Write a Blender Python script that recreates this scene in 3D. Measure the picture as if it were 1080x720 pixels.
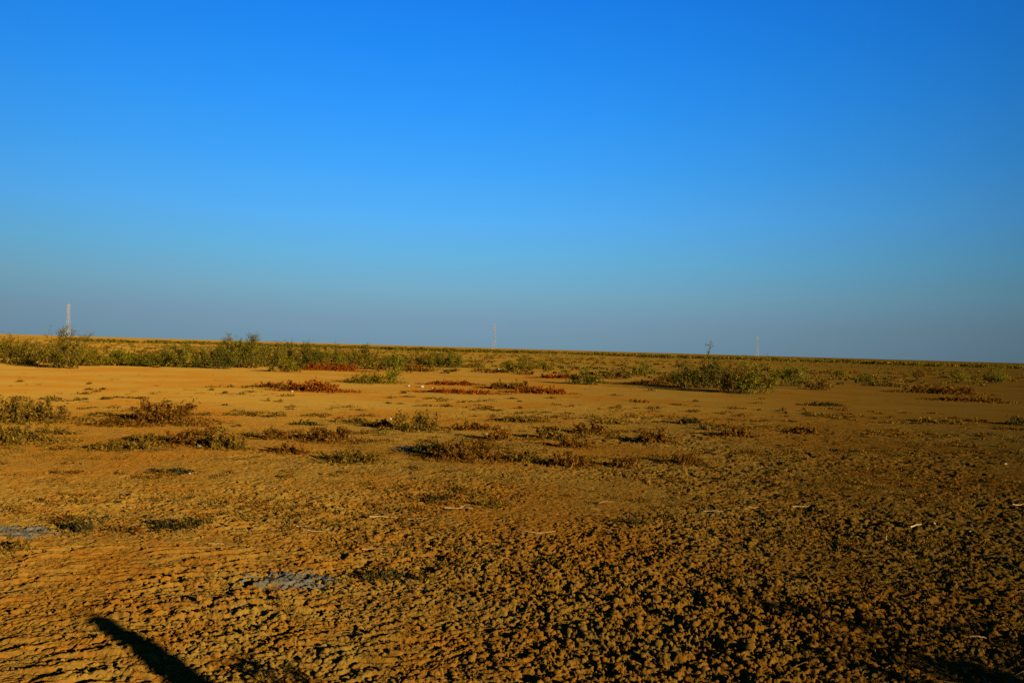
import bpy, math, random
import numpy as np
from mathutils import Vector, Matrix

# ------------------------------------------------------------------ set-up
for o in list(bpy.data.objects):
    bpy.data.objects.remove(o, do_unlink=True)
S = bpy.context.scene
COL = S.collection
R = math.radians
EYE = 1.6
F = 820.0                       # focal length in px of the 1080 px wide photograph
PITCH, ROLL = R(0.52), R(1.64)
SUN_ELEV = R(12.0)
SHADOW_AZ = R(48.0)             # shadows run away from the camera, 48 degrees to the left of forward
SHDIR = np.array([-math.sin(SHADOW_AZ), math.cos(SHADOW_AZ)])

cam_d = bpy.data.cameras.new('camera')
cam = bpy.data.objects.new('camera', cam_d)
COL.objects.link(cam)
cam_d.sensor_width = 36
cam_d.lens = 36 * F / 1080
cam_d.clip_start = 0.05
cam_d.clip_end = 60000
RM = Matrix.Rotation(math.pi/2 + PITCH, 3, 'X') @ Matrix.Rotation(ROLL, 3, 'Z')
cam.matrix_world = Matrix.Translation((0, 0, EYE)) @ RM.to_4x4()
S.camera = cam

def at(u, v):
    """ground point of a place seen at u, v in the photograph (used once, to survey the site)"""
    d = RM @ Vector(((u-540)/F, -(v-360)/F, -1))
    k = -EYE / d.z
    return np.array([d.x*k, d.y*k])

# ------------------------------------------------------------------ noise
def _hash(ix, iy, seed):
    h = (ix.astype(np.int64)*374761393 + iy.astype(np.int64)*668265263 + seed*1442695041) & 0xffffffff
    h = ((h ^ (h >> 13)) * 1274126177) & 0xffffffff
    return ((h ^ (h >> 16)) & 0xffffff).astype(np.float32) / 16777215.0

def perlin(x, y, seed=0):
    ix = np.floor(x); iy = np.floor(y)
    fx = (x-ix).astype(np.float32); fy = (y-iy).astype(np.float32)
    ix = ix.astype(np.int64); iy = iy.astype(np.int64)
    u = fx*fx*fx*(fx*(fx*6-15)+10); v = fy*fy*fy*(fy*(fy*6-15)+10)
    def g(dx, dy):
        a = _hash(ix+dx, iy+dy, seed)*np.float32(2*math.pi)
        return np.cos(a)*(fx-dx) + np.sin(a)*(fy-dy)
    a = g(0, 0); b = g(1, 0); c = g(0, 1); d = g(1, 1)
    return ((a+(b-a)*u) + ((c+(d-c)*u)-(a+(b-a)*u))*v) * 1.5     # about -1..1

def sstep(a, b, x):
    t = np.clip((x-a)/(b-a), 0, 1)
    return t*t*(3-2*t)

def rough_mask(x, y):
    """how trampled the soil is: churned close by and to the right, swept smooth in the bare pan further out"""
    r = np.hypot(x, y)
    ang = np.arctan2(x, np.maximum(y, 1e-3))
    near = 1 - sstep(6, 15, r)
    side = sstep(-0.45, 0.45, ang)
    patch = 0.5 + 0.5*perlin(x*0.45+3, y*0.45, 71)
    m = near*(0.50+0.52*side)*(0.25+1.35*sstep(0.15, 0.8, patch))
    m = m + sstep(8, 13, r)*(1-sstep(20, 26, r))*(0.25+0.85*side)*(0.35+1.1*sstep(0.25, 0.75, patch))
    m = m + 0.10 + 0.25*sstep(30, 60, r)
    return m

def height(x, y, cell=None):
    """soil height; cell = mesh spacing, finer octaves than it can carry are dropped"""
    x = np.asarray(x, dtype=np.float64); y = np.asarray(y, dtype=np.float64)
    r = np.hypot(x, y)
    if cell is None: cell = np.zeros_like(r)
    z = 0.05*perlin(x/9, y/9, 1)*sstep(5, 14, r)*(1-sstep(600, 1500, r))
    z = z + 0.018*perlin(x/1.7, y/1.7, 2)
    m = rough_mask(x, y)
    # warp
    wx = x + 0.06*perlin(x/0.28, y/0.28, 31); wy = y + 0.06*perlin(x/0.28, y/0.28, 32)
    ang = np.arctan2(x, np.maximum(y, 1e-3))
    lf = 1 - sstep(-0.35, 0.1, ang)
    # hoof pits and churned crust
    fade = lambda L: np.clip(1.4 - cell*2.1/L, 0, 1)
    p1 = perlin(wx/0.16, wy/0.10, 3)
    z = z + m*fade(0.2)*(-0.014*sstep(0.15, 0.35, p1) + 0.007*p1)
    p2 = perlin(wx/0.075, wy/0.052, 4)
    z = z + m*fade(0.1)*(-0.011*sstep(0.12, 0.28, p2) + 0.004*np.abs(p2))
    wx2 = wx + 0.02*perlin(x/0.05, y/0.05, 33); wy2 = wy + 0.02*perlin(x/0.05, y/0.05, 34)
    p3 = perlin(wx2/0.040, wy2/0.030, 5)
    z = z + m*fade(0.05)*(-0.011*sstep(0.05, 0.3, p3) - 0.006*np.abs(p3))
    p4 = perlin(wx2/0.028, wy2/0.027, 6)
    z = z + m*fade(0.028)*(-0.009*sstep(0.05, 0.35, p4) + 0.005*p4)
    z = z + m*fade(0.015)*0.0035*perlin(x/0.015, y/0.014, 7)
    # cracks between flakes of crust
    c1 = np.clip(1-5*np.abs(perlin(wx2/0.13, wy2/0.09, 11)), 0, 1); c2 = np.clip(1-4*np.abs(perlin(wx2/0.06, wy2/0.045, 12)), 0, 1)
    z = z - m*(fade(0.06)*0.010*c1 + fade(0.04)*0.008*c2)
    tilt = perlin(wx/0.4, wy/0.3, 13)
    z = z + m*0.018*tilt
    # ripples on the left, long crests running away to the right
    a = R(62)
    s = wx*math.cos(a)+wy*math.sin(a); t = -wx*math.sin(a)+wy*math.cos(a)
    s = -wx*math.sin(R(20)) + wy*math.cos(R(20)); t = wx*math.cos(R(20)) + wy*math.sin(R(20))
    rp = perlin(t/0.26, s/0.065, 8)
    z = z + lf*(1-sstep(6, 12, r))*fade(0.06)*(0.016*sstep(0.0, 0.4, rp))*(0.25+1.0*sstep(-0.35, 0.35, perlin(x/0.6, y/0.5, 14)))
    return z

def hz(x, y):
    return float(height(np.array([x]), np.array([y]))[0])

# ------------------------------------------------------------------ mesh and tagging helpers
def mesh_np(name, verts, faces, mat, parent=None, smooth=False):
    """faces: (N, k) int array, or a list of such arrays"""
    if not isinstance(faces, list): faces = [faces]
    verts = np.asarray(verts, dtype=np.float32)
    me = bpy.data.meshes.new(name)
    loops = np.concatenate([f.reshape(-1) for f in faces]).astype(np.int32)
    sizes = np.concatenate([np.full(len(f), f.shape[1]) for f in faces]).astype(np.int32)
    starts = np.concatenate([[0], np.cumsum(sizes)[:-1]]).astype(np.int32)
    me.vertices.add(len(verts)); me.vertices.foreach_set('co', verts.reshape(-1))
    me.loops.add(len(loops)); me.loops.foreach_set('vertex_index', loops)
    me.polygons.add(len(sizes)); me.polygons.foreach_set('loop_start', starts)
    if smooth: me.polygons.foreach_set('use_smooth', np.ones(len(sizes), dtype=bool))
    me.update(calc_edges=True); me.validate()
    me.materials.append(mat)
    o = bpy.data.objects.new(name, me)
    COL.objects.link(o)
    if parent is not None: o.parent = parent
    return o

def tag(o, label=None, cat=None, group=None, kind=None):
    if label: o['label'] = label
    if cat: o['category'] = cat
    if group: o['group'] = group
    if kind: o['kind'] = kind
    return o

def empty(name, loc):
    o = bpy.data.objects.new(name, None)
    COL.objects.link(o)
    o.empty_display_size = 0.1
    o.location = loc
    return o

def tubes(P0, P1, r0, r1, n=3):
    """open tapered prisms from P0 to P1, all at once"""
    P0 = np.asarray(P0, float); P1 = np.asarray(P1, float)
    N = len(P0)
    d = P1-P0; L = np.linalg.norm(d, axis=1, keepdims=True)+1e-9; d = d/L
    ref = np.where(np.abs(d[:, 2:3]) < 0.9, np.array([[0, 0, 1.]]), np.array([[1., 0, 0]]))
    a = np.cross(d, ref); a /= np.linalg.norm(a, axis=1, keepdims=True)+1e-9
    b = np.cross(d, a)
    r0 = np.broadcast_to(np.asarray(r0, float).reshape(-1, 1), (N, 1)); r1 = np.broadcast_to(np.asarray(r1, float).reshape(-1, 1), (N, 1))
    V = np.zeros((N, 2*n, 3))
    for k in range(n):
        c, s = math.cos(2*math.pi*k/n), math.sin(2*math.pi*k/n)
        V[:, k] = P0 + (a*c+b*s)*r0
        V[:, n+k] = P1 + (a*c+b*s)*r1
    base = (np.arange(N)*2*n)[:, None]
    Fq = np.concatenate([base + np.array([[k, (k+1) % n, n+(k+1) % n, n+k]]) for k in range(n)])
    return V.reshape(-1, 3), Fq

def leaves(C, size, rng, long=1.8, up=0.0):
    N = len(C)
    a = rng.normal(size=(N, 3)); a[:, 2] += up
    a /= np.linalg.norm(a, axis=1, keepdims=True)
    b = np.cross(a, rng.normal(size=(N, 3))); b /= np.linalg.norm(b, axis=1, keepdims=True)+1e-9
    s = (size*rng.uniform(0.55, 1.3, size=(N, 1)))
    a = a*s*long*0.5; b = b*s*0.5
    V = np.stack([C-a, C+b-0.15*a, C+a, C-b-0.15*a], axis=1).reshape(-1, 3)
    Fq = np.arange(N*4).reshape(-1, 4)
    return V, Fq

# ------------------------------------------------------------------ materials
def new_mat(name):
    m = bpy.data.materials.new(name); m.use_nodes = True
    nt = m.node_tree; nt.nodes.clear()
    out = nt.nodes.new('ShaderNodeOutputMaterial')
    return m, nt, out

def ramp(nt, fac, stops):
    n = nt.nodes.new('ShaderNodeValToRGB')
    e = n.color_ramp.elements
    e[0].position, e[0].color = stops[0][0], (*stops[0][1], 1)
    e[1].position, e[1].color = stops[-1][0], (*stops[-1][1], 1)
    for p, c in stops[1:-1]:
        x = e.new(p); x.color = (*c, 1)
    nt.links.new(fac, n.inputs[0])
    return n.outputs[0]

def noise_n(nt, vec, scale, detail=4, rough=0.6):
    n = nt.nodes.new('ShaderNodeTexNoise')
    n.inputs['Scale'].default_value = scale; n.inputs['Detail'].default_value = detail
    n.inputs['Roughness'].default_value = rough
    nt.links.new(vec, n.inputs['Vector'])
    return n.outputs['Fac']

def mixc(nt, fac, a, b, mode='MIX'):
    n = nt.nodes.new('ShaderNodeMix'); n.data_type = 'RGBA'; n.blend_type = mode
    for sock, val in ((n.inputs[0], fac), (n.inputs[6], a), (n.inputs[7], b)):
        if hasattr(val, 'is_output'): nt.links.new(val, sock)
        elif isinstance(val, (int, float)): sock.default_value = val
        else: sock.default_value = (*val, 1)
    return n.outputs[2]

def mathn(nt, op, a, b=None):
    n = nt.nodes.new('ShaderNodeMath'); n.operation = op
    for i, v in enumerate((a, b)):
        if v is None: continue
        if hasattr(v, 'is_output'): nt.links.new(v, n.inputs[i])
        else: n.inputs[i].default_value = v
    return n.outputs[0]

def maprange(nt, v, a, b, c=0.0, d=1.0):
    n = nt.nodes.new('ShaderNodeMapRange'); n.interpolation_type = 'SMOOTHSTEP'
    nt.links.new(v, n.inputs[0])
    for i, x in enumerate((a, b, c, d)): n.inputs[i+1].default_value = x
    return n.outputs[0]

def leaf_mat(name, stops, trans=0.25):
    """every leaf or twig takes its own shade of the plant's colours"""
    m, nt, out = new_mat(name)
    g = nt.nodes.new('ShaderNodeNewGeometry')
    c = ramp(nt, g.outputs['Random Per Island'], stops)
    d = nt.nodes.new('ShaderNodeBsdfDiffuse'); t = nt.nodes.new('ShaderNodeBsdfTranslucent')
    mx = nt.nodes.new('ShaderNodeMixShader'); mx.inputs[0].default_value = trans
    nt.links.new(c, d.inputs[0]); nt.links.new(c, t.inputs[0])
    nt.links.new(d.outputs[0], mx.inputs[1]); nt.links.new(t.outputs[0], mx.inputs[2])
    nt.links.new(mx.outputs[0], out.inputs[0])
    return m

def rough_mat(name, c1, c2, scale=8.0, rough=0.9, metal=0.0, bump=0.0):
    m, nt, out = new_mat(name)
    tc = nt.nodes.new('ShaderNodeTexCoord')
    f = noise_n(nt, tc.outputs['Object'], scale, 5)
    c = ramp(nt, f, [(0.3, c1), (0.7, c2)])
    p = nt.nodes.new('ShaderNodeBsdfPrincipled')
    nt.links.new(c, p.inputs['Base Color'])
    p.inputs['Roughness'].default_value = rough; p.inputs['Metallic'].default_value = metal
    p.inputs['Specular IOR Level'].default_value = 0.15
    if bump:
        b = nt.nodes.new('ShaderNodeBump'); b.inputs['Strength'].default_value = bump
        b.inputs['Distance'].default_value = 0.02
        nt.links.new(f, b.inputs['Height']); nt.links.new(b.outputs[0], p.inputs['Normal'])
    nt.links.new(p.outputs[0], out.inputs[0])
    return m

def soil_mat():
    m, nt, out = new_mat('soil')
    tc = nt.nodes.new('ShaderNodeTexCoord'); V = tc.outputs['Object']
    sep = nt.nodes.new('ShaderNodeSeparateXYZ'); nt.links.new(V, sep.inputs[0])
    big = noise_n(nt, V, 0.22, 5, 0.6)
    med = noise_n(nt, V, 1.3, 5, 0.6)
    fine = noise_n(nt, V, 22, 5, 0.7)
    nearf = maprange(nt, sep.outputs[1], 9, 24, 1.0, 0.25)
    tan = (0.130, 0.076, 0.0120); red = (0.130, 0.058, 0.0060); olive = (0.086, 0.054, 0.011)
    c = mixc(nt, maprange(nt, big, 0.42, 0.60), tan, red)
    c = mixc(nt, maprange(nt, med, 0.50, 0.70, 0, 0.55), c, olive)
    # reddish topsoil shows through in the churned ground
    c = mixc(nt, mathn(nt, 'MULTIPLY', maprange(nt, noise_n(nt, V, 3.1, 6, 0.7), 0.44, 0.60, 0, 0.65), maprange(nt, sep.outputs[1], 6, 13, 1.0, 0.2)), c, (0.130, 0.050, 0.0040))
    # speckle of dark crumbs and pale chips
    c = mixc(nt, mathn(nt, 'MULTIPLY', maprange(nt, fine, 0.48, 0.68, 0, 0.7), nearf), c, (0.045, 0.023, 0.005))
    f2 = noise_n(nt, V, 60, 3, 0.6)
    c = mixc(nt, mathn(nt, 'MULTIPLY', maprange(nt, f2, 0.60, 0.74, 0, 0.35), nearf), c, (0.20, 0.125, 0.04))
    # the far plain: broad bands of dry herb and bare soil
    mp = nt.nodes.new('ShaderNodeMapping'); mp.inputs['Scale'].default_value = (0.35, 1.0, 1.0)
    nt.links.new(V, mp.inputs[0])
    far = noise_n(nt, mp.outputs[0], 0.10, 6, 0.65)
    fm = maprange(nt, sep.outputs[1], 40, 75)
    c = mixc(nt, mathn(nt, 'MULTIPLY', maprange(nt, far, 0.42, 0.60, 0, 0.8), fm), c, (0.085, 0.058, 0.008))
    # darker gravelly soil towards the east, with the view's sideways dimming painted in
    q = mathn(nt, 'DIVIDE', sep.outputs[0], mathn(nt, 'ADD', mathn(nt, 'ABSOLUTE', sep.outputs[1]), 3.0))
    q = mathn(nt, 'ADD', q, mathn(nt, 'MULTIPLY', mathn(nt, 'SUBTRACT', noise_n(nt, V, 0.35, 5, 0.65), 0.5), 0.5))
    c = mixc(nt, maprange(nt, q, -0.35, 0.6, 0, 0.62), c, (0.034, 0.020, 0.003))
    bsdf = nt.nodes.new('ShaderNodeBsdfDiffuse'); bsdf.inputs['Roughness'].default_value = 1.0
    nt.links.new(c, bsdf.inputs[0])
    b1 = nt.nodes.new('ShaderNodeBump'); b1.inputs['Strength'].default_value = 0.75; b1.inputs['Distance'].default_value = 0.05
    nt.links.new(maprange(nt, sep.outputs[1], 10, 26, 0.7, 0.12), b1.inputs['Strength'])
    hsum = mathn(nt, 'ADD', noise_n(nt, V, 9, 6, 0.7), mathn(nt, 'MULTIPLY', fine, 0.35))
    nt.links.new(hsum, b1.inputs['Height'])
    nt.links.new(b1.outputs[0], bsdf.inputs['Normal'])
    nt.links.new(bsdf.outputs[0], out.inputs[0])
    return m

M = {
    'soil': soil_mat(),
    'green': leaf_mat('green_leaf', [(0, (0.060, 0.060, 0.002)), (0.5, (0.118, 0.106, 0.003)), (1, (0.185, 0.148, 0.007))], 0.45),
    'fresh': leaf_mat('fresh_leaf', [(0, (0.050, 0.058, 0.003)), (0.5, (0.09, 0.096, 0.004)), (1, (0.15, 0.135, 0.007))]),
    'herb': leaf_mat('dry_herb', [(0, (0.040, 0.032, 0.003)), (0.5, (0.075, 0.056, 0.004)), (1, (0.11, 0.076, 0.007))], 0.3),
    'dark': leaf_mat('dark_leaf', [(0, (0.022, 0.028, 0.002)), (0.6, (0.058, 0.058, 0.003)), (1, (0.115, 0.098, 0.005))], 0.4),
    'yellow': leaf_mat('yellow_leaf', [(0, (0.060, 0.052, 0.002)), (0.5, (0.12, 0.088, 0.003)), (1, (0.17, 0.115, 0.006))], 0.4),
    'olive': leaf_mat('olive_leaf', [(0, (0.035, 0.023, 0.003)), (0.5, (0.098, 0.058, 0.006)), (1, (0.175, 0.102, 0.012))], 0.35),
    'brown': leaf_mat('brown_leaf', [(0, (0.035, 0.014, 0.002)), (0.5, (0.080, 0.032, 0.003)), (1, (0.145, 0.066, 0.007))]),
    'red': leaf_mat('red_leaf', [(0, (0.070, 0.014, 0.002)), (0.5, (0.13, 0.030, 0.003)), (1, (0.19, 0.062, 0.006))]),
    'black': leaf_mat('blackish_twig', [(0, (0.010, 0.010, 0.003)), (0.6, (0.030, 0.026, 0.006)), (1, (0.085, 0.058, 0.010))]),
    'bark': rough_mat('bark', (0.022, 0.013, 0.004), (0.055, 0.032, 0.009), 20),
    'drytwig': leaf_mat('dry_twig', [(0, (0.03, 0.016, 0.004)), (0.6, (0.08, 0.045, 0.010)), (1, (0.16, 0.10, 0.028))], 0.0),
    'straw': leaf_mat('straw', [(0, (0.14, 0.09, 0.025)), (1, (0.28, 0.19, 0.07))], 0.1),
    'stick': rough_mat('stick_wood', (0.16, 0.10, 0.035), (0.26, 0.17, 0.07), 30),
    'stone': rough_mat('pale_stone', (0.16, 0.12, 0.075), (0.26, 0.20, 0.13), 25, bump=0.5),
    'ash': rough_mat('ash', (0.040, 0.036, 0.024), (0.072, 0.066, 0.046), 14, bump=0.8),
    'yellow_plastic': rough_mat('yellow_plastic', (0.42, 0.32, 0.01), (0.5, 0.4, 0.02), 30, 0.5),
    'white_plastic': rough_mat('white_plastic', (0.17, 0.14, 0.11), (0.24, 0.20, 0.16), 30, 0.5),
    'steel': rough_mat('galvanised_steel', (0.17, 0.14, 0.09), (0.24, 0.20, 0.13), 0.6, 0.7),
    'ceramic': rough_mat('insulator_ceramic', (0.16, 0.08, 0.05), (0.22, 0.12, 0.08), 2, 0.4),
    'post': rough_mat('weathered_wood', (0.14, 0.09, 0.05), (0.26, 0.18, 0.11), 12, bump=0.6),
}

# ------------------------------------------------------------------ the ground: one sheet out to the horizon
def build_ground():
    th = np.concatenate([np.linspace(-math.pi, -R(60), 36)[:-1], np.linspace(-R(60), -R(42), 120)[:-1],
                         np.linspace(-R(42), R(42), 1350),
                         np.linspace(R(42), R(60), 120)[1:], np.linspace(R(60), math.pi, 36)[1:-1]])
    r = [0.25]
    while r[-1] < 2.2: r.append(r[-1]*1.05)
    while r[-1] < 60: r.append(r[-1]*(1.0019 if 3 < r[-1] < 9 else 1.0026))
    while r[-1] < 400: r.append(r[-1]*1.015)
    while r[-1] < 22000: r.append(r[-1]*1.06)
    r = np.array(r)
    nt, nr = len(th), len(r)
    RR, TT = np.meshgrid(r, th, indexing='ij')
    X = RR*np.sin(TT); Y = RR*np.cos(TT)
    dth = np.abs(np.gradient(th)); dr = np.gradient(r)
    cell = np.maximum(RR*dth[None, :], (dr[:, None])*np.ones_like(RR))
    Z = height(X.ravel(), Y.ravel(), cell.ravel()).reshape(X.shape)
    V = np.stack([X, Y, Z], axis=-1).reshape(-1, 3)
    V = np.vstack([V, [[0, 0, 0]]])
    i = np.arange(nr-1)[:, None]*nt; j = np.arange(nt)[None, :]; j2 = (j+1) % nt
    Fq = np.stack([i+j, i+nt+j, i+nt+j2, i+j2], axis=-1).reshape(-1, 4)
    jj = np.arange(nt)
    Ft = np.stack([np.full(nt, len(V)-1), jj, (jj+1) % nt], axis=-1)
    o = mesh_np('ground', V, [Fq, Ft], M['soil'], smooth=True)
    tag(o, kind='structure')
build_ground()

# ------------------------------------------------------------------ plants
def plant_geometry(seed, W, D, H, nb, ntw, nleaf, leaf, spread=0.15, jag=0.4, thick=0.012, long=1.8):
    """branches arching out of the root crown, twigs on them, leaves on the twigs"""
    g = np.random.default_rng(seed)
    a = g.uniform(0, 2*math.pi, nb); q = np.sqrt(g.uniform(0.02, 1, nb))
    tx = np.cos(a)*q; ty = np.sin(a)*q
    jr = 1 - jag*g.uniform(0, 1, nb)
    tz = np.sqrt(np.clip(1.05-q**2.6, 0.04, 1))*jr*np.where(g.uniform(size=nb) < 0.45, g.uniform(0.2, 0.9, nb), 1)
    tip = np.stack([tx*W/2*jr**0.5, ty*D/2*jr**0.5, tz*H], 1)
    ba = g.uniform(0, 2*math.pi, nb); bq = np.sqrt(g.uniform(0, 1, nb))*spread
    base = np.stack([(np.cos(ba)*bq*0.6+tx*spread*0.9)*W/2, (np.sin(ba)*bq*0.6+ty*spread*0.9)*D/2, np.full(nb, -0.02)], 1)
    mid = (base+tip)/2; mid[:, 2] += 0.22*H; mid += g.normal(size=(nb, 3))*np.array([W, D, H])*0.04
    def bez(b, t):
        t = t[:, None]
        return (1-t)**2*base[b] + 2*t*(1-t)*mid[b] + t*t*tip[b]
    segs = 4; P0 = []; P1 = []; r0 = []; r1 = []
    ids = np.arange(nb)
    for k in range(segs):
        P0.append(bez(ids, np.full(nb, k/segs))); P1.append(bez(ids, np.full(nb, (k+1)/segs)))
        r0 += [thick*(1-0.8*k/segs)]*nb; r1 += [thick*(1-0.8*(k+1)/segs)]*nb
    P0.append(np.zeros((nb, 3))-[0, 0, 0.012]); P1.append(base+[0, 0, 0.012]); r0 += [thick*0.8]*nb; r1 += [thick*0.8]*nb   # runners from the root crown
    # twigs
    tb = g.integers(0, nb, ntw); tt = g.uniform(0.0, 1.0, ntw)**0.8
    s = bez(tb, tt)
    tl = (H*0.22+min(W, D)*0.05)*g.uniform(0.4, 1.2, ntw)
    dirn = (tip-base)[tb]; dirn /= np.linalg.norm(dirn, axis=1, keepdims=True)
    dv = dirn*0.7 + g.normal(size=(ntw, 3))*0.75 + np.array([0, 0, 0.35])
    dv /= np.linalg.norm(dv, axis=1, keepdims=True)
    e = s + dv*tl[:, None]
    e[:, 2] = np.maximum(e[:, 2], 0.01)
    P0.append(s); P1.append(e); r0 += [thick*0.3]*ntw; r1 += [thick*0.12]*ntw
    SV, SF = tubes(np.vstack(P0), np.vstack(P1), np.array(r0), np.array(r1))
    li = g.integers(0, ntw, nleaf); lt = g.uniform(0.1, 1.05, nleaf)[:, None]
    C = s[li]*(1-lt) + e[li]*lt + g.normal(size=(nleaf, 3))*leaf*0.6
    if H < 0.6:                                     # wispy skirt and dropped litter round a low plant
        k = int(nleaf*0.22); qa = g.uniform(0, 2*math.pi, k); qr = g.uniform(0.6, 1.45, k)
        C[:k, 0] = np.cos(qa)*qr*W/2; C[:k, 1] = np.sin(qa)*qr*D/2; C[:k, 2] = g.uniform(0, 0.18, k)**1.5*H*2
    C[:, 2] = np.maximum(C[:, 2], leaf*0.3)
    LV, LF = leaves(C, leaf, g, long)
    return (SV, SF), (LV, LF)

def settle(V, x, y):
    """let a wide low plant follow the soil"""
    V = V.copy(); V[:, 2] += height(V[:, 0]+x, V[:, 1]+y) - hz(x, y)
    return V

def plant(name, cat, group, seed, x, y, W, D, H, matk, stemk='bark', dens=1.0, leaf=0.04, spread=0.15, jag=0.4, long=1.8, label='', tall=False, leafy=1.0):
    nb = int((10 + 6*W/max(H, 0.15))*(0.8+0.4*dens)); nb = min(nb, 70)
    area = (W*D + 1.2*W*H)
    nleaf = int(np.clip(area/(leaf*leaf)*0.85*dens*leafy, 150, 14000))
    ntw = int(np.clip(nleaf/7/max(leafy, 0.4), 60, 2200))
    thick = float(np.clip(H*0.012, 0.002, 0.022))
    (SV, SF), (LV, LF) = plant_geometry(seed, W, D, H, nb, ntw, nleaf, leaf, spread, jag, thick, long)
    z = hz(x, y)
    root = empty(name, (x, y, z))
    mesh_np('stems', settle(SV, x, y), SF, M[stemk], root)
    mesh_np('foliage', settle(LV, x, y), LF, M[matk], root)
    tag(root, label, cat, group)
    return root

# survey: u, v of the foot, width, height in the photograph, leaf colour, label
BUSHES = [
 (22, 384, 42, 27, 'yellow', 'wide yellowish olive bush at the left edge beyond the bare pan'),
 (68, 389, 42, 35, 'yellow', 'tall yellowish olive bush right in front of the leftmost pylon'),
 (95, 386, 24, 18, 'yellow', 'thin low yellowish bush between the tall pylon bush and the small green bush'),
 (124, 386, 38, 19, 'green', 'rounded green bush, first to the right of the leftmost pylon'),
 (158, 387, 40, 13, 'dark', 'low dark green bush filling the dip left of the long hedge-like row'),
 (196, 388, 44, 27, 'green', 'broad green bush with a deep black shadow at its foot'),
 (224, 389, 36, 25, 'dark', 'dark bush standing in the blackest shadow of the row'),
 (252, 388, 48, 36, 'green', 'tallest green bush of the row, its sprigs breaking the skyline'),
 (286, 387, 40, 26, 'green', 'dense green bush just right of the tallest one'),
 (318, 386, 42, 27, 'dark', 'dark green bush above the left end of the red mat'),
 (350, 386, 40, 24, 'green', 'bushy green shrub above the middle of the red mat'),
 (380, 386, 38, 23, 'yellow', 'yellow-green bush behind the right end of the red mat'),
 (413, 390, 26, 24, 'fresh', 'narrow fresh green bush standing forward of the row'),
 (441, 387, 32, 20, 'yellow', 'yellowish bush between two green ones near the end of the row'),
 (470, 388, 42, 21, 'green', 'last green bush at the right end of the long row'),
 (546, 392, 32, 17, 'yellow', 'yellow-green bush alone below the middle pylon'),
 (572, 389, 16, 9, 'yellow', 'small yellow tuft beside the lone bush below the middle pylon'),
 (616, 405, 36, 17, 'dark', 'dark green low bush leaning right in mid plain'),
 (649, 400, 28, 13, 'olive', 'small olive bush between the dark low bush and the upright thin bush'),
 (677, 396, 20, 19, 'green', 'upright thin green bush behind the small olive one'),
 (703, 405, 26, 16, 'olive', 'faded olive bush at the left foot of the right-hand thicket'),
 (723, 409, 34, 30, 'dark', 'dark green dense bush at the left end of the right-hand thicket'),
 (748, 410, 34, 38, 'dark', 'dark tangled bush at the foot of the slender sapling'),
 (768, 413, 32, 30, 'brown', 'reddish brown bush in the middle of the right-hand thicket'),
 (792, 416, 46, 35, 'green', 'largest green bush of the right-hand thicket, below the right pylon'),
 (832, 407, 36, 30, 'green', 'ragged green bush right of the largest thicket bush'),
 (858, 411, 30, 13, 'olive', 'low olive bush trailing off the right end of the thicket'),
 (884, 398, 12, 12, 'yellow', 'small thin yellowish bush left of the round dark one'),
 (910, 404, 15, 11, 'dark', 'small round dark bush alone on the right plain'),
 (1011, 401, 14, 11, 'green', 'small green bush behind the brown strip near the right edge'),
 (1052, 405, 20, 16, 'green', 'ragged green bush nearest the right edge of the plain'),
 (968, 398, 11, 9, 'brown', 'tiny reddish bush alone between the round dark and the small green bush'),
 (298, 393, 32, 15, 'yellow', 'low yellow-green shrub in front of the row, above the red-brown mat'),
 (392, 404, 44, 13, 'yellow', 'spreading yellowish shrub on the far rim of the bare pan'),
 (415, 403, 20, 17, 'fresh', 'fresh green sprig rising from the spreading yellowish shrub'),
]
random.seed(4)
for i, (u, v, w, h, mk, lab) in enumerate(BUSHES):
    p = at(u, v); d = float(np.hypot(*p))
    W = w*d/F*1.30; H = h*d/F*(1.02 if u in (252, 68, 792) else 0.93)
    fwd = p/d; D = W*0.75
    c = p + fwd*D*0.42
    plant('desert_bush', 'bush', 'green bushes along the far side of the bare pan', 100+i, c[0], c[1], W, D, H, mk,
          dens=0.9, leaf=0.042, spread=0.6, jag=0.45, label=lab)

# slender sapling breaking the skyline
def sapling(u, v, vt, seed, label):
    p = at(u, v); d = float(np.hypot(*p)); H = (v-vt)*d/F
    g = np.random.default_rng(seed)
    x, y = p; z = hz(x, y)
    root = empty('sapling', (x, y, z))
    n = 8; pts = np.stack([0.08*np.cumsum(g.normal(size=n+1))*0.5, 0.05*np.cumsum(g.normal(size=n+1)), np.linspace(-0.03, H, n+1)], 1)
    rad = np.linspace(0.03, 0.006, n+1)
    V, Fq = tubes(pts[:-1], pts[1:], rad[:-1], rad[1:], 6)
    mesh_np('trunk', V, Fq, M['bark'], root)
    nb = 26; t = g.uniform(0.25, 1, nb); k = np.minimum((t*n).astype(int), n-1); fr = (t*n-k)[:, None]
    s = pts[k]*(1-fr)+pts[k+1]*fr
    dv = g.normal(size=(nb, 3)); dv[:, 2] = np.abs(dv[:, 2])*1.2+0.5; dv /= np.linalg.norm(dv, axis=1, keepdims=True)
    e = s+dv*(g.uniform(0.18, 0.48, nb)*(1.25-t*0.8))[:, None]
    V, Fq = tubes(s, e, 0.009, 0.003)
    mesh_np('branches', V, Fq, M['bark'], root)
    N = 300; li = g.integers(0, nb, N); lt = g.uniform(0.25, 1.05, N)[:, None]
    C = s[li]*(1-lt)+e[li]*lt+g.normal(size=(N, 3))*0.03
    V, Fq = leaves(C, 0.04, g)
    mesh_np('foliage', V, Fq, M['green'], root)
    tag(root, label, 'sapling')
sapling(748, 405, 362, 7, 'slender upright sapling poking above the skyline out of the right thicket')

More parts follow.
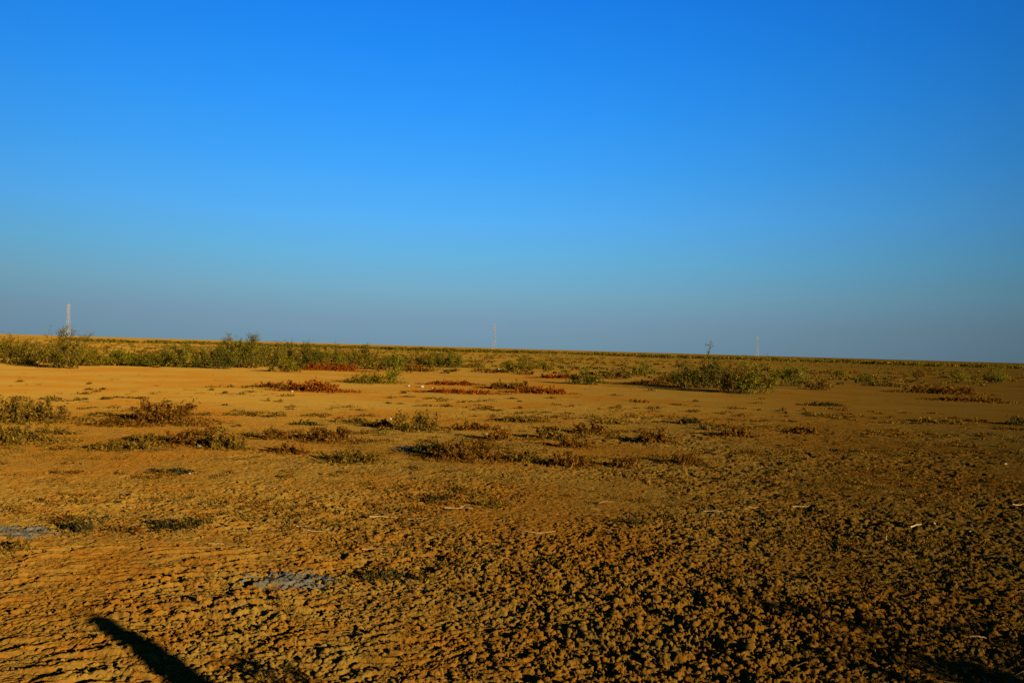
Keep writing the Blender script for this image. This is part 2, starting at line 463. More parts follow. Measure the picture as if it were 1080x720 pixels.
# low dry scrub and mats on the pan and in the middle ground
SCRUB = [
 (345, 391, 62, 8, 'red', 'long rusty red mat along the foot of the bush row'),
 (437, 391, 26, 6, 'red', 'short rusty mat beneath the end of the bush row'),
 (333, 414, 66, 13, 'red', 'red-brown mat of scrub alone at the far left of the bare pan'),
 (292, 409, 40, 6, 'brown', 'faint brown mat just left of the red-brown one'),
 (538, 410, 46, 9, 'brown', 'dark brown mat on the pan, upper of the two below the lone bush'),
 (568, 415, 56, 8, 'red', 'rusty mat touching the lower right of the dark brown one'),
 (482, 415, 70, 4, 'red', 'thin rusty streak of scrub beside the white stones'),
 (478, 406, 50, 4, 'red', 'thin rusty streak behind the white stones'),
 (590, 399, 42, 5, 'red', 'rusty strip left of the dark low bush'),
 (690, 405, 40, 5, 'brown', 'brown strip at the left foot of the thicket'),
 (995, 415, 62, 9, 'brown', 'brown strip of scrub below the small green bush at right'),
 (940, 408, 40, 5, 'olive', 'olive strip below and right of the round dark bush'),
 (868, 428, 32, 4, 'black', 'blackish low streak of scrub below the thicket end'),
 (930, 406, 26, 4, 'black', 'blackish streak right beneath the round dark bush'),
 (1022, 424, 54, 4, 'brown', 'dull brown streak below the brown strip at right'),
 (24, 444, 92, 22, 'olive', 'big olive scrub clump cut by the left edge, upper of two'),
 (22, 467, 72, 17, 'olive', 'olive scrub clump at the left edge, lower of two'),
 (64, 457, 24, 8, 'olive', 'small olive tuft between the two left-edge clumps'),
 (172, 447, 78, 27, 'brown', 'largest red-brown dome of dry scrub, left of centre'),
 (126, 449, 50, 9, 'brown', 'low brown skirt left of the largest dome'),
 (208, 471, 62, 18, 'brown', 'brown scrub clump below the largest dome, with a white scrap at its foot'),
 (238, 476, 40, 21, 'olive', 'olive-brown clump right of the clump with the white scrap'),
 (162, 468, 54, 11, 'olive', 'olive mat right above the yellow litter'),
 (132, 476, 64, 9, 'olive', 'flat olive mat reaching left from the yellow litter'),
 (186, 500, 34, 5, 'black', 'small blackish tuft alone below the olive mats at left'),
 (288, 464, 36, 12, 'brown', 'brown clump left of the long red-brown one'),
 (346, 467, 66, 17, 'brown', 'long red-brown clump between the largest dome and the centre'),
 (303, 479, 38, 12, 'brown', 'dark brown clump just below and left of the long red-brown one'),
 (372, 489, 62, 15, 'olive', 'olive clump below the right end of the long red-brown one'),
 (324, 448, 26, 5, 'black', 'thin dark tuft above the long red-brown clump'),
 (377, 445, 28, 6, 'olive', 'thin olive tuft left of the clump with two white scraps'),
 (438, 455, 52, 23, 'olive', 'upright olive-brown clump beside the pair of tiny white scraps'),
 (404, 449, 30, 8, 'brown', 'low brown tuft touching the left of the upright olive-brown clump'),
 (500, 453, 46, 9, 'brown', 'low brown clump behind the small white pebble in the centre'),
 (524, 464, 34, 15, 'brown', 'rounded brown clump just right of the small white pebble'),
 (493, 487, 86, 25, 'brown', 'largest red-brown clump in the centre, beside painted-in shade'),
 (452, 478, 42, 11, 'black', 'blackish clump standing in for shade left of the largest central one'),  # dark twigs put in where a bluish shadow lies
 (552, 445, 48, 8, 'olive', 'thin olive clump on the near rim of the bare pan at centre'),
 (553, 487, 34, 15, 'olive', 'olive clump just right of the largest central one'),
 (582, 463, 38, 15, 'olive', 'olive clump with dark left side, right of centre'),
 (602, 472, 40, 12, 'brown', 'brown clump just below the olive one right of centre'),
 (596, 491, 50, 17, 'brown', 'wide brown clump on the lower edge of the scrub belt'),
 (622, 457, 38, 17, 'brown', 'rounded red-brown clump on the upper edge of the scrub belt'),
 (690, 467, 44, 17, 'brown', 'brown clump alone right of the belt middle'),
 (657, 493, 34, 15, 'brown', 'brown clump throwing a black shadow on the lower belt edge'),
 (725, 448, 28, 7, 'black', 'small black tuft on the upper belt edge at right'),
 (722, 490, 34, 14, 'brown', 'brown clump below the small black tuft, lower belt edge'),
 (777, 461, 38, 13, 'brown', 'dark brown dome at the right of the scrub belt'),
 (748, 454, 18, 7, 'olive', 'tiny olive tuft left of the dark brown dome'),
 (848, 458, 34, 11, 'brown', 'last small brown dome right of the scrub belt'),
 (645, 447, 26, 6, 'olive', 'thin olive tuft above the rounded red-brown clump'),
 (1072, 448, 22, 9, 'black', 'black tuft cut by the right edge'),
 (990, 446, 46, 5, 'olive', 'flat olive streak right of the last brown dome'),
 (90, 563, 50, 22, 'black', 'dark sprawling plant near the blue-grey ash at left'),
 (138, 564, 26, 13, 'brown', 'small round brown tuft right of the dark sprawling plant'),
 (186, 561, 56, 19, 'black', 'blackish twiggy plant right of the small round tuft'),
 (216, 556, 24, 10, 'olive', 'wispy olive tuft touching the blackish twiggy plant'),
 (12, 586, 40, 17, 'olive', 'olive grass-like tuft at the left edge, nearest of the small plants'),
 (464, 529, 40, 14, 'black', 'blackish twiggy plant by the tangled straw in the centre'),
 (515, 534, 60, 8, 'olive', 'thin olive mat right of the central blackish plant'),
 (402, 611, 48, 22, 'black', 'black twiggy plant right of the near ash patch'),
 (452, 612, 34, 12, 'olive', 'low olive tuft right of the near black plant'),
 (664, 553, 40, 13, 'black', 'black twiggy tuft alone in the churned soil right of centre'),
 (706, 548, 44, 9, 'olive', 'thin olive mat right of the lone black tuft'),
]
for i, (u, v, w, h, mk, lab) in enumerate(SCRUB):
    p = at(u, v); d = float(np.hypot(*p)); fwd = p/d
    W = w*d/F*(1.08 if not h < 10 else 1.2)
    flat = h < 10
    D = min(W*(0.6 if not flat else 0.5), max(0.30, h*d/F*d/EYE*0.6)) if flat else W*0.6
    H = h*d/F*(1.06 if h > 12 else 1.0) - D*0.5*EYE/d
    H = max(H, 0.35*h*d/F, 0.03)
    c = p + fwd*D*0.42
    leaf = float(np.clip(d*0.0015, 0.010, 0.04))
    plant('dry_scrub', 'scrub', 'low dry scrub scattered over the plain', 400+i, c[0], c[1], W, D, H, mk, stemk='drytwig' if mk != 'black' else 'bark',
          dens=0.33 if d < 9 else 1.1, leaf=leaf, spread=0.75 if flat else 0.55, jag=0.55, long=3.2, label=lab, leafy=0.8)

# plants placed mostly out of frame to shade the bottom corners; right one invented
plant('dry_scrub', 'scrub', 'low dry scrub scattered over the plain', 901, -0.10, 2.83, 0.36, 0.3, 0.41, 'olive', 'drytwig', 2.6, 0.014, 0.4,
      label='small twiggy plant just below the bottom edge, shadow reaching the lower left')
plant('desert_bush', 'bush', 'bush added beside the camera for its shadow', 902, 5.0, 1.9, 2.2, 1.5, 0.90, 'green', 'bark', 1.0, 0.03, 0.3,
      label='added green bush out of view beside the camera, shading the lower right corner')

# ------------------------------------------------------------------ stuff: what nobody could count
def wedge(g, n, r0, r1, half=R(44), power=1.0):
    r = r0*(r1/r0)**(g.uniform(0, 1, n)**power)
    a = g.uniform(-half, half, n)
    return r*np.sin(a), r*np.cos(a), r, a

def build_far_scrub():
    g = np.random.default_rng(21)
    Vs = []
    n = 9000
    x, y, r, a = wedge(g, n, 46, 520, R(46), 0.8)
    k = perlin(x/18, y/9, 51) + 0.35*(1-sstep(-0.2, 0.3, a))
    keep = (g.uniform(size=n) < sstep(-0.25, 0.5, k)*0.9)
    x, y, r = x[keep], y[keep], r[keep]
    size = g.uniform(0.10, 0.42, len(x))*(0.7+0.5*g.uniform(size=len(x)))
    per = 34
    L = np.repeat(np.arange(len(x)), per)
    off = g.normal(size=(len(L), 3)); off /= np.linalg.norm(off, axis=1, keepdims=True); off *= g.uniform(0.2, 1, (len(L), 1))**0.5
    C = np.stack([x[L]+off[:, 0]*size[L]*1.7, y[L]+off[:, 1]*size[L]*1.5, np.abs(off[:, 2])*size[L]*0.9+0.01], 1)
    V, Fq = leaves(C, 0.11, g, 1.6)
    col = g.uniform(size=len(x))
    for nm, lo, hi, mk in (('undergrowth', 0, 0.35, 'olive'), ('weeds', 0.35, 0.75, 'herb'), ('vegetation', 0.75, 1.01, 'brown')):
        sel = np.where((col[L] >= lo) & (col[L] < hi))[0]
        VV = V.reshape(-1, 4, 3)[sel].reshape(-1, 3)
        o = mesh_np(nm, VV, np.arange(len(VV)).reshape(-1, 4), M[mk]); tag(o, kind='stuff')
build_far_scrub()

def build_treeline():
    g = np.random.default_rng(22)
    n = 2300
    a = g.uniform(R(-30), R(48), n)
    r = 300 + 60*perlin(a*7, a*0+2, 61) + g.uniform(-30, 40, n)
    dens = sstep(-0.5, 0.25, perlin(a*22, a*0+5, 62)+0.25) * sstep(R(-30), R(-12), a)
    keep = g.uniform(size=n) < np.maximum(dens, 0.15)
    a, r = a[keep], r[keep]
    hgt = g.uniform(0.4, 1.35, len(a))*(0.8+0.25*perlin(a*40, a*0, 63))
    wid = g.uniform(1.2, 3.2, len(a))
    per = 60
    L = np.repeat(np.arange(len(a)), per)
    off = g.normal(size=(len(L), 3)); off /= np.linalg.norm(off, axis=1, keepdims=True); off *= g.uniform(0.1, 1, (len(L), 1))**0.4
    C = np.stack([r[L]*np.sin(a[L])+off[:, 0]*wid[L], r[L]*np.cos(a[L])+off[:, 1]*wid[L], (0.45+0.55*off[:, 2])*hgt[L]], 1)
    V, Fq = leaves(C, 0.45, g, 1.4)
    o = mesh_np('treeline', V, Fq, M['herb']); tag(o, 'long dark strip of scrub trees along the horizon', kind='stuff')
build_treeline()

def build_clods():
    g = np.random.default_rng(23)
    n = 30000
    x, y, r, a = wedge(g, n, 3.0, 15, R(46), 0.9)
    m = rough_mask(x, y)
    keep = g.uniform(size=n) < np.clip(m*0.9, 0, 1)
    x, y, r, m = x[keep], y[keep], r[keep], m[keep]
    n = len(x)
    s = (0.004+0.013*g.uniform(size=n)**3)*(0.7+0.4*m)*(1+0.04*r)
    t = (1+5**0.5)/2
    ico = np.array([(-1,t,0),(1,t,0),(-1,-t,0),(1,-t,0),(0,-1,t),(0,1,t),(0,-1,-t),(0,1,-t),(t,0,-1),(t,0,1),(-t,0,-1),(-t,0,1)], float)
    ico /= np.linalg.norm(ico[0])
    fc = np.array([(0,11,5),(0,5,1),(0,1,7),(0,7,10),(0,10,11),(1,5,9),(5,11,4),(11,10,2),(10,7,6),(7,1,8),(3,9,4),(3,4,2),(3,2,6),(3,6,8),(3,8,9),(4,9,5),(2,4,11),(6,2,10),(8,6,7),(9,8,1)])
    sc = np.stack([s*g.uniform(0.8, 1.8, n), s*g.uniform(0.7, 1.3, n), s*g.uniform(0.5, 0.9, n)], 1)
    rot = g.uniform(0, 2*math.pi, n)
    P = ico[None]*sc[:, None]*g.uniform(0.55, 1.3, (n, 12, 1))
    c, sn = np.cos(rot)[:, None], np.sin(rot)[:, None]
    X = P[..., 0]*c-P[..., 1]*sn; Y = P[..., 0]*sn+P[..., 1]*c
    Z = P[..., 2] + (height(x, y)+sc[:, 2]*0.35)[:, None]
    V = np.stack([X+x[:, None], Y+y[:, None], Z], -1).reshape(-1, 3)
    Fq = (fc[None]+(np.arange(n)*12)[:, None, None]).reshape(-1, 3)
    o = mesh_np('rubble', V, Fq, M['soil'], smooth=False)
    tag(o, 'loose crumbs and clods of dry soil', kind='stuff')
build_clods()

def build_grass():
    g = np.random.default_rng(24)
    n = 13000
    x, y, r, a = wedge(g, n, 4.5, 40, R(44), 0.7)
    k = perlin(x/1.6, y/1.1, 81) + 0.4*perlin(x/0.5, y/0.5, 82)
    belt = sstep(7, 11, r)*(1-sstep(16, 21, r))
    keep = g.uniform(size=n) < sstep(0.05, 0.6, k)*(0.25+0.9*belt)
    x, y, r = x[keep], y[keep], r[keep]; n = len(x)
    per = 13
    L = np.repeat(np.arange(n), per); N = len(L)
    sp = g.uniform(0.02, 0.10, n)[L]
    bx = x[L]+g.normal(size=N)*sp; by = y[L]+g.normal(size=N)*sp
    bz = height(bx, by)-0.003
    hh = g.uniform(0.015, 0.065, N)*(0.6+0.8*g.uniform(size=n)[L])
    dx = g.normal(size=N)*hh*0.8; dy = g.normal(size=N)*hh*0.8
    w = np.clip(r[L]*0.00030, 0.0016, 0.007); ang = g.uniform(0, 2*math.pi, N)
    wx, wy = np.cos(ang)*w, np.sin(ang)*w
    V = np.stack([np.stack([bx-wx, by-wy, bz], 1), np.stack([bx+wx, by+wy, bz], 1), np.stack([bx+dx, by+dy, bz+hh], 1)], 1).reshape(-1, 3)
    o = mesh_np('grass', V, np.arange(N*3).reshape(-1, 3), M['olive'])
    tag(o, 'sparse wisps of short dry grass', kind='stuff')
build_grass()

def build_tufts(name, n, mk, seed, r0, r1, low, high):
    """tiny dry tufts, seedlings and blown litter between the named plants"""
    g = np.random.default_rng(seed)
    x, y, r, a = wedge(g, n, r0, r1, R(44), 0.8)
    k = perlin(x/3.2, y/1.6, 85) + 0.25*sstep(-0.3, 0.5, a)
    keep = g.uniform(size=n) < sstep(-0.15, 0.55, k)*(1-0.85*sstep(22, 26, r)*(1-sstep(34, 40, r)))
    x, y, r = x[keep], y[keep], r[keep]; n = len(x)
    per = 46
    L = np.repeat(np.arange(n), per); N = len(L)
    wd = g.uniform(0.04, 0.16, n)*(1+r*0.03); ht = g.uniform(low, high, n)*(1+r*0.02)
    q = g.normal(size=(N, 2))*0.5
    bx = x[L]+q[:, 0]*wd[L]; by = y[L]+q[:, 1]*wd[L]
    dome = np.clip(1-0.5*(q**2).sum(1), 0.1, 1)
    bz = height(bx, by)+ht[L]*dome*g.uniform(0.05, 1, N)
    V, Fq = leaves(np.stack([bx, by, bz], 1), np.clip(r[L]*0.0013, 0.007, 0.04)[:, None], g, 2.4)
    o = mesh_np(name, V, Fq, M[mk]); tag(o, kind='stuff')
build_tufts('weeds', 1500, 'brown', 31, 6, 30, 0.02, 0.07)
build_tufts('undergrowth', 1500, 'olive', 32, 5.5, 34, 0.015, 0.06)
def build_straws():
    g = np.random.default_rng(41)
    x, y, r, a = wedge(g, 1500, 4.2, 14, R(42), 0.9)
    keep = g.uniform(size=len(x)) < sstep(-0.1, 0.6, perlin(x/1.1, y/0.9, 87)+0.15)
    x, y, r = x[keep], y[keep], r[keep]; n = len(x)
    q = g.uniform(0, math.pi, n); L = g.uniform(0.015, 0.07, n)
    dx, dy = np.cos(q)*L, np.sin(q)*L*0.6
    z0 = height(x-dx, y-dy); z1 = height(x+dx, y+dy); zm = height(x, y)
    lift = np.maximum(0, zm-(z0+z1)/2)+0.003
    P0 = np.stack([x-dx, y-dy, z0+lift], 1); P1 = np.stack([x+dx, y+dy, z1+lift+g.uniform(0, 0.008, n)], 1)
    V, Fq = tubes(P0, P1, 0.0016, 0.001)
    o = mesh_np('litter', V, Fq, M['straw']); tag(o, 'fine broken straw blown over the soil', kind='stuff')
build_straws()
build_tufts('litter', 900, 'black', 33, 5, 26, 0.008, 0.03)

# ------------------------------------------------------------------ small things lying about
def stick(u, v, w, rot, bend, seed, label, thick=0.004, lift=0.012, mk='stick', group='pale dry sticks and straws on the soil', fork=False):
    p = at(u, v); d = float(np.hypot(*p)); L = w*d/F
    g = np.random.default_rng(seed)
    n = 7; s = np.linspace(-0.5, 0.5, n)*L
    a = R(rot)
    off = bend*L*(1-(2*s/L)**2)+np.cumsum(g.normal(size=n))*L*0.012
    X = s*math.cos(a)-off*math.sin(a); Y = s*math.sin(a)+off*math.cos(a)
    base = hz(*p)
    Z = np.maximum.reduce([height(X+p[0]+dx, Y+p[1]+dy) for dx in (-.03, 0, .03) for dy in (-.03, 0, .03)]) - base + lift
    Z = np.maximum(Z, np.mean(Z)-0.004)
    P = np.stack([X, Y, Z], 1)
    rad = np.linspace(thick, thick*0.5, n)
    V, Fq = tubes(P[:-1], P[1:], rad[:-1], rad[1:], 6)
    if fork:
        V2, F2 = tubes(P[3:4], P[3:4]+np.array([[L*0.22, L*0.3, 0.02]]), thick*0.7, thick*0.3, 6)
        Fq = np.vstack([Fq, F2+len(V)]); V = np.vstack([V, V2])
        V2, F2 = tubes(P[4:5], P[4:5]+np.array([[L*0.25, -L*0.2, 0.015]]), thick*0.6, thick*0.3, 6)
        Fq = np.vstack([Fq, F2+len(V)]); V = np.vstack([V, V2])
    o = mesh_np('stick', V, Fq, M[mk], smooth=True)
    o.location = (p[0], p[1], base)
    tag(o, label, 'stick', group)
stick(404, 545, 28, 14, 0.03, 1, 'pale straight stick left of the central tangled straw', 0.006)
stick(484, 536, 30, 4, 0.05, 2, 'forked tangled pale straw below the central blackish plant', 0.006, fork=True)
stick(566, 560, 40, 6, -0.22, 3, 'pale stick bowed like a shallow dish, right of centre', 0.004)
stick(394, 579, 24, 2, 0.02, 4, 'pale stick above the near black plant', 0.004)
stick(335, 561, 30, -4, 0.02, 5, 'pale stick lying in the orange soil left of centre', 0.005)
stick(320, 556, 14, 20, 0.0, 6, 'short straw just above the pale stick in the orange soil', 0.004)
stick(446, 621, 14, -30, 0.1, 7, 'short crooked straw just right of the near black plant', 0.005)
stick(440, 547, 22, 10, 0.05, 8, 'faint straw between the straight stick and the bowed stick', 0.003)
stick(228, 575, 14, 8, 0.0, 9, 'short straw below the wispy olive tuft at left', 0.004)
stick(845, 533, 18, 5, 0.0, 10, 'pale straw in the grey-olive soil at right', 0.005)
stick(966, 554, 18, 30, 0.0, 11, 'stubby pale stick in the churned soil at far right', 0.009)
stick(935, 567, 12, 60, 0.0, 12, 'short leaning straw left of the stubby pale stick', 0.006)
stick(1076, 530, 14, 4, 0.0, 13, 'pale stick touching the right edge', 0.008)
stick(1031, 671, 14, -8, 0.0, 14, 'orange-tan stick near the lower right corner', 0.006)
stick(752, 538, 20, 0, 0.0, 15, 'brownish straw left of the straw in the grey-olive soil', 0.004)
stick(795, 533, 16, 30, 0.0, 16, 'thin slanting straw between two longer ones at right', 0.003)
stick(640, 530, 22, 38, 0.15, 17, 'thin dark-ended straw above the lone black tuft', 0.003)

def stone(u, v, px, seed, label, mk='stone', group='small pale stones', name='stone', cat='stone', flat=0.7):
    p = at(u, v); d = float(np.hypot(*p)); s = px*d/F/2
    g = np.random.default_rng(seed)
    n, m = 9, 6
    V = [(0, 0, 1.0)]
    for i in range(1, m):
        for j in range(n):
            t = math.pi*i/m; q = 2*math.pi*j/n
            V.append((math.sin(t)*math.cos(q), math.sin(t)*math.sin(q), math.cos(t)))
    V.append((0, 0, -1.0)); V = np.array(V)
    V *= g.uniform(0.78, 1.15, (len(V), 1)); V *= np.array([1.1, 0.85, flat])*s
    V[:, 2] += s*flat*0.55
    tri = [(0, 1+j, 1+(j+1) % n) for j in range(n)]+[(len(V)-1, 1+(m-2)*n+(j+1) % n, 1+(m-2)*n+j) for j in range(n)]
    quad = [(1+i*n+j, 1+(i+1)*n+j, 1+(i+1)*n+(j+1) % n, 1+i*n+(j+1) % n) for i in range(m-2) for j in range(n)]
    o = mesh_np(name, V, [np.array(tri), np.array(quad)], M[mk])
    o.location = (p[0], p[1], hz(*p))
    tag(o, label, cat, group)
stone(431, 407, 3.2, 1, 'white stone on the far rim of the pan, leftmost of the row of three')
stone(445, 408, 4.6, 2, 'largest white stone on the far rim of the pan, middle of the row of three')
stone(456, 409, 2.6, 3, 'small white stone on the far rim of the pan, right end of the trio')
stone(308, 414, 3.0, 4, 'pale stone at the left tip of the red-brown mat')
stone(525, 390, 3.8, 5, 'pale stone below the middle pylon, left of the lone yellow-green bush')
stone(513, 457, 3.6, 6, 'small white pebble in the middle of the scrub belt')
stone(985, 552, 2.6, 7, 'tiny white stone right of the stubby pale stick')
stone(1023, 557, 2.6, 8, 'tiny white stone lying well right of the other tiny one')
stone(200, 500, 3.0, 9, 'pale pebble just right of the small blackish tuft at left')
stone(845, 395, 2.6, 10, 'tiny pale stone behind the right end of the thicket')
stone(1060, 490, 3.0, 11, 'small tan stone near the right edge in dark soil')

def scrap(u, v, w, h, mk, seed, label):
    """crumpled piece of plastic: a creased closed sheet with folds"""
    p = at(u, v); d = float(np.hypot(*p)); W = w*d/F; H = h*d/F
    g = np.random.default_rng(seed)
    n = 8; X, Y = np.meshgrid(np.linspace(-.5, .5, n), np.linspace(-.5, .5, n), indexing='ij')
    rr = 1-0.35*g.uniform(size=X.shape)*(np.maximum(abs(X), abs(Y)) > 0.4)
    Z = H*(0.35+0.65*g.uniform(size=X.shape))*np.clip(1.2-2*np.hypot(X, Y), 0.1, 1)
    top = np.stack([X*W*rr, Y*W*0.8*rr, Z+0.004], -1).reshape(-1, 3)
    bot = top.copy(); bot[:, 2] = top[:, 2]*0.75
    i = np.arange(n-1)[:, None]*n; j = np.arange(n-1)[None, :]
    Fq = np.stack([i+j, i+n+j, i+n+j+1, i+j+1], -1).reshape(-1, 4)
    edge = [k for k in range(n)]+[k*n+n-1 for k in range(1, n)]+[(n-1)*n+k for k in range(n-2, -1, -1)]+[k*n for k in range(n-2, 0, -1)]
    side = np.array([(edge[k], edge[(k+1) % len(edge)], edge[(k+1) % len(edge)]+n*n, edge[k]+n*n) for k in range(len(edge))])
    o = mesh_np('plastic_scrap', np.vstack([top, bot]), [Fq, Fq[:, ::-1]+n*n, side], M[mk])
    o.location = (p[0], p[1], hz(*p)+0.01)
    tag(o, label, 'litter', 'scraps of litter among the scrub')
scrap(153, 473, 9, 4.5, 'yellow_plastic', 1, 'bright yellow crumpled scrap of plastic under the olive mat')
scrap(210, 473, 5, 3, 'white_plastic', 2, 'whitish scrap at the foot of the brown clump below the largest dome')
scrap(412, 442, 3.5, 3, 'white_plastic', 3, 'upper of two tiny whitish scraps left of the upright olive-brown clump')
scrap(408, 444, 3, 2.5, 'white_plastic', 4, 'lower of two tiny whitish scraps left of the upright olive-brown clump')

def ash(u, v, w, h, seed, label):
    """a thin crust of ash and flakes with a ragged outline, lying on the soil"""
    p = at(u, v); d = float(np.hypot(*p)); W = w*d/F
    p2 = at(u, v-h/2); p3 = at(u, v+h/2); D = float(np.hypot(*(p2-p3)))
    g = np.random.default_rng(seed)
    n = 110
    X, Y = np.meshgrid(np.linspace(-.62, .62, n), np.linspace(-.62, .62, n), indexing='ij')
    wx, wy = X*W, Y*D
    rr = 2.1*np.hypot(X, Y) + 0.7*perlin(wx/0.12+seed*7, wy/0.12, 91) + 0.45*perlin(wx/0.05, wy/0.04, 92)
    base = hz(*p)
    top = height(wx+p[0], wy+p[1])-base
    Z = top + 0.008*np.clip(1.0-rr, -0.8, 0.5)*2 + 0.006*perlin(wx/0.025, wy/0.025, 93)
    V = np.stack([wx, wy, Z], -1).reshape(-1, 3)
    i = np.arange(n-1)[:, None]*n; j = np.arange(n-1)[None, :]
    Fq = np.stack([i+j, i+n+j, i+n+j+1, i+j+1], -1).reshape(-1, 4)
    inside = (rr.reshape(-1)[Fq].max(1) < 1.05)
    Fq = Fq[inside]
    used = np.unique(Fq); mp = np.full(len(V), -1); mp[used] = np.arange(len(used))
    o = mesh_np('ash_patch', V[used], mp[Fq], M['ash'])
    o.location = (p[0], p[1], base)
    tag(o, label, 'ash patch', 'patches of pale ash')
ash(308, 611, 86, 18, 1, 'pale blue-grey patch of ash left of the near black plant')
ash(24, 560, 54, 11, 2, 'blue-grey patch of ash at the left edge beside the dark sprawling plant')
ash(432, 474, 34, 7, 3, 'small blue-grey crust standing in for shade beside the largest central clump')  # ash-coloured crust put in for a bluish shadow

# ------------------------------------------------------------------ pylons
def pylon_geometry(H):
    def half(z):
        t = z/H
        return 0.32 + 1.5*(1-t)**1.15
    legs = []; br0 = []; br1 = []
    zs = [0]
    while zs[-1] < H*0.97: zs.append(zs[-1]+max(1.3, 2.1*half(zs[-1])))
    zs[-1] = H*0.98
    for sx, sy in ((1, 1), (-1, 1), (-1, -1), (1, -1)):
        P = np.array([(sx*half(z), sy*half(z), z) for z in zs]); legs.append(P)
    for k in range(len(zs)-1):
        for i in range(4):
            a, b = legs[i], legs[(i+1) % 4]
            br0 += [a[k], b[k], a[k+1]]; br1 += [b[k+1], a[k+1], b[k+1]]
    return legs, np.array(br0), np.array(br1), half

def make_pylon(H, label):
    legs, b0, b1, half = pylon_geometry(H)
    root = empty('lattice_pylon', (0, 0, 0))
    for P in legs:
        V, Fq = tubes(P[:-1], P[1:], 0.085, 0.085, 4)
        mesh_np('leg', V, Fq, M['steel'], root)
    V, Fq = tubes(b0, b1, 0.04, 0.04, 4)
    mesh_np('bracing', V, Fq, M['steel'], root)
    V, Fq = tubes(np.array([(0, 0, H*0.97)]), np.array([(0, 0, H)]), 0.25, 0.08, 4)
    mesh_np('peak', V, Fq, M['steel'], root)
    for zf, w in ((0.74, 1.5), (0.84, 1.7), (0.93, 1.3)):
        z = H*zf; h = half(z)
        for s in (-1, 1):
            tip = np.array([s*(h+w), 0, z+0.1])
            p0 = [(s*h, h, z), (s*h, -h, z), (s*h, h, z+1.1), (s*h, -h, z+1.1)]
            q0 = [np.array(a)*0.5+tip*0.5 for a in p0]
            A = np.array(p0+[q0[0], q0[1]]); B = np.array([tip]*4+[q0[2], q0[3]])
            V, Fq = tubes(A, B, 0.07, 0.07, 4)
            arm = mesh_np('crossarm', V, Fq, M['steel'], root)
            V, Fq = tubes(np.array([tip, tip-[0, 0, 0.3], tip-[0, 0, 0.9]]), np.array([tip-[0, 0, 0.3], tip-[0, 0, 0.9], tip-[0, 0, 1.6]]), 0.05, 0.05, 6)
            discs0 = np.array([tip-[0, 0, 0.35+0.2*k] for k in range(6)]); V2, F2 = tubes(discs0, discs0-[0, 0, 0.08], 0.14, 0.06, 8)
            mesh_np('insulator', np.vstack([V, V2]), [Fq, F2+len(V)], M['ceramic'], arm)
    tag(root, label, 'pylon', 'lattice pylons standing on the horizon')
    return root

def copy_tree(o, parent=None):
    c = o.copy(); COL.objects.link(c); c.parent = parent
    for ch in list(o.children): copy_tree(ch, c)
    return c

PH = 31.0
pyl = make_pylon(PH, 'tallest looking lattice pylon, at the far left above the tall yellowish olive bush')
def place_pylon(o, u, vtop, vh, rot):
    dist = (PH-EYE)*F/(vh-vtop)
    dist = dist/math.cos(math.atan((u-540)/F))
    d = RM @ Vector(((u-540)/F, -(vh-360)/F, -1)); d.z = 0; d.normalize()
    o.location = (d.x*dist, d.y*dist, 0); o.rotation_euler.z = R(rot)
place_pylon(pyl, 71.5, 320, 354.1, 68)
p2 = copy_tree(pyl); p2['label'] = 'lattice pylon near the middle of the horizon'
place_pylon(p2, 521, 341.5, 367, 52)
p3 = copy_tree(pyl); p3['label'] = 'lattice pylon at right, above the thicket with the sapling'
place_pylon(p3, 798.5, 354, 375, 60)

# ------------------------------------------------------------------ unseen post, a guess added and shaped to cast the lower left shadow
def build_post():
    tip = at(85, 640)
    H = 1.30; L = H/math.tan(SUN_ELEV)
    b = tip - SHDIR*L
    prof = [(0.095, -0.3), (0.09, 0.0), (0.088, 0.5), (0.082, H-0.24), (0.072, H-0.14), (0.058, H-0.05), (0.045, H-0.01), (0.03, H)]
    g = np.random.default_rng(5)
    n = 14; V = []
    lump = 1+0.06*g.normal(size=n)
    for r, z in prof:
        for j in range(n):
            q = 2*math.pi*j/n
            V.append((r*lump[j]*math.cos(q)+0.02*math.sin(z*3), r*lump[j]*math.sin(q), z))
    Fq = np.array([(i*n+j, i*n+(j+1) % n, (i+1)*n+(j+1) % n, (i+1)*n+j) for i in range(len(prof)-1) for j in range(n)])
    cap = np.array([[(len(prof)-1)*n+j for j in range(n)]])
    o = mesh_np('shadow_post', np.array(V), [Fq, cap], M['post'])
    o.location = (b[0], b[1], hz(*b))
    tag(o, 'guessed wooden post out of view beside the camera, added to cast the lower left shadow', 'post')
build_post()

# ------------------------------------------------------------------ light
sun_d = bpy.data.lights.new('sun', 'SUN')
sun_d.energy = 5.0; sun_d.angle = R(0.5); sun_d.color = (1.0, 0.80, 0.50)
sun = bpy.data.objects.new('sun', sun_d); COL.objects.link(sun)
to_sun = Vector((-SHDIR[0]*math.cos(SUN_ELEV), -SHDIR[1]*math.cos(SUN_ELEV), math.sin(SUN_ELEV)))
sun.rotation_euler = to_sun.to_track_quat('Z', 'Y').to_euler()
sun.location = to_sun*50

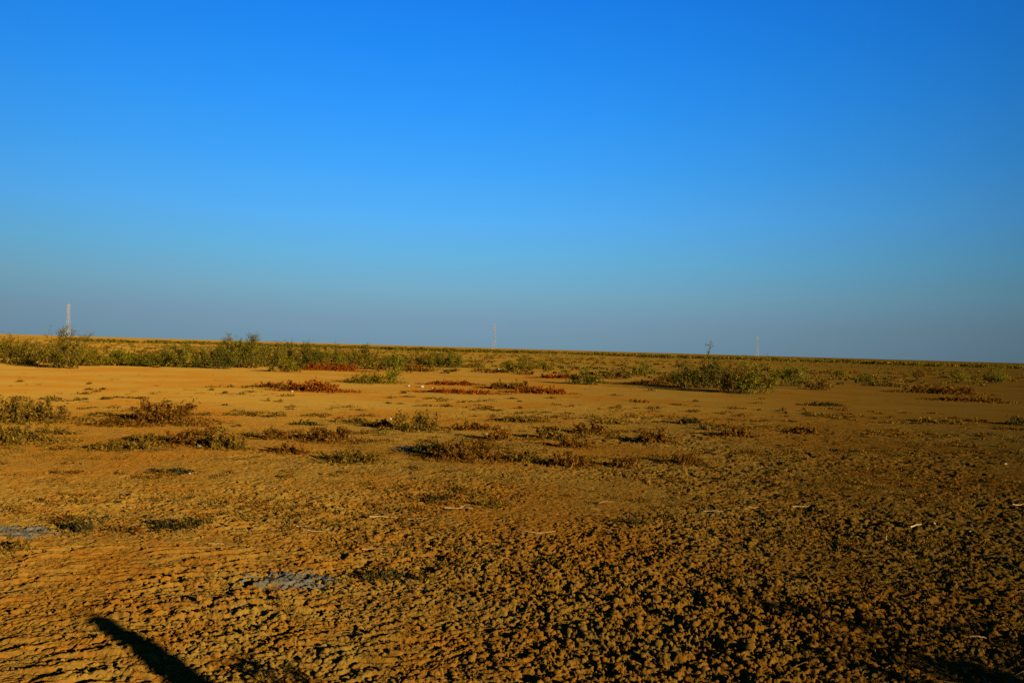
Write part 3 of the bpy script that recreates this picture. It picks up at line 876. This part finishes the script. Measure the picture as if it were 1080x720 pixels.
W = bpy.data.worlds.new('World'); S.world = W; W.use_nodes = True
nt = W.node_tree; nt.nodes.clear()
out = nt.nodes.new('ShaderNodeOutputWorld'); bg = nt.nodes.new('ShaderNodeBackground')
sky = nt.nodes.new('ShaderNodeTexSky'); sky.sky_type = 'NISHITA'; sky.sun_disc = False
sky.sun_elevation = SUN_ELEV
sky.sun_rotation = math.atan2(to_sun.x, to_sun.y)
sky.altitude = 0; sky.air_density = 1.0; sky.dust_density = 1.0; sky.ozone_density = 3.0
tc = nt.nodes.new('ShaderNodeTexCoord'); sp = nt.nodes.new('ShaderNodeSeparateXYZ')
nt.links.new(tc.outputs['Generated'], sp.inputs[0])
def lin(c): return tuple((x/255/12.92 if x/255 <= 0.04045 else ((x/255+0.055)/1.055)**2.4) for x in c)
EXPO = 1.6
# clear deep sky: haze band at the horizon, teal above it, saturated blue higher up
ST = [(0.000, (114, 146, 166)), (0.033, (120, 154, 176)), (0.070, (118, 170, 196)), (0.11, (104, 178, 220)), (0.160, (88, 176, 244)),
      (0.222, (66, 165, 250)), (0.29, (48, 152, 250)), (0.35, (36, 140, 244)), (0.41, (28, 128, 236)), (0.52, (12, 90, 190)), (0.7, (5, 45, 110)), (1.0, (2, 18, 50))]
c = ramp(nt, sp.outputs[2], [(p, lin(q)) for p, q in ST])
# brightness falls away from a lobe left of centre, set by hand
dx = mathn(nt, 'ADD', sp.outputs[0], 0.16)
rel = mathn(nt, 'MAXIMUM', 0.45, mathn(nt, 'SUBTRACT', 1.01, mathn(nt, 'MULTIPLY', mathn(nt, 'MULTIPLY', dx, dx), 0.95)))
sc = nt.nodes.new('ShaderNodeVectorMath'); sc.operation = 'SCALE'
nt.links.new(c, sc.inputs[0]); nt.links.new(rel, sc.inputs['Scale'])
sc2 = nt.nodes.new('ShaderNodeVectorMath'); sc2.operation = 'SCALE'
nt.links.new(sc.outputs[0], sc2.inputs[0]); sc2.inputs['Scale'].default_value = 10.0/2**EXPO
nt.links.new(sc2.outputs[0], bg.inputs[0]); bg.inputs[1].default_value = 0.1
nt.links.new(bg.outputs[0], out.inputs[0])

S.view_settings.view_transform = 'Standard'; S.view_settings.look = 'None'
S.view_settings.exposure = EXPO; S.view_settings.gamma = 1.0
S.render.engine = 'CYCLES'
S.cycles.max_bounces = 6; S.cycles.diffuse_bounces = 3; S.cycles.use_denoising = False
S.render.film_transparent = False
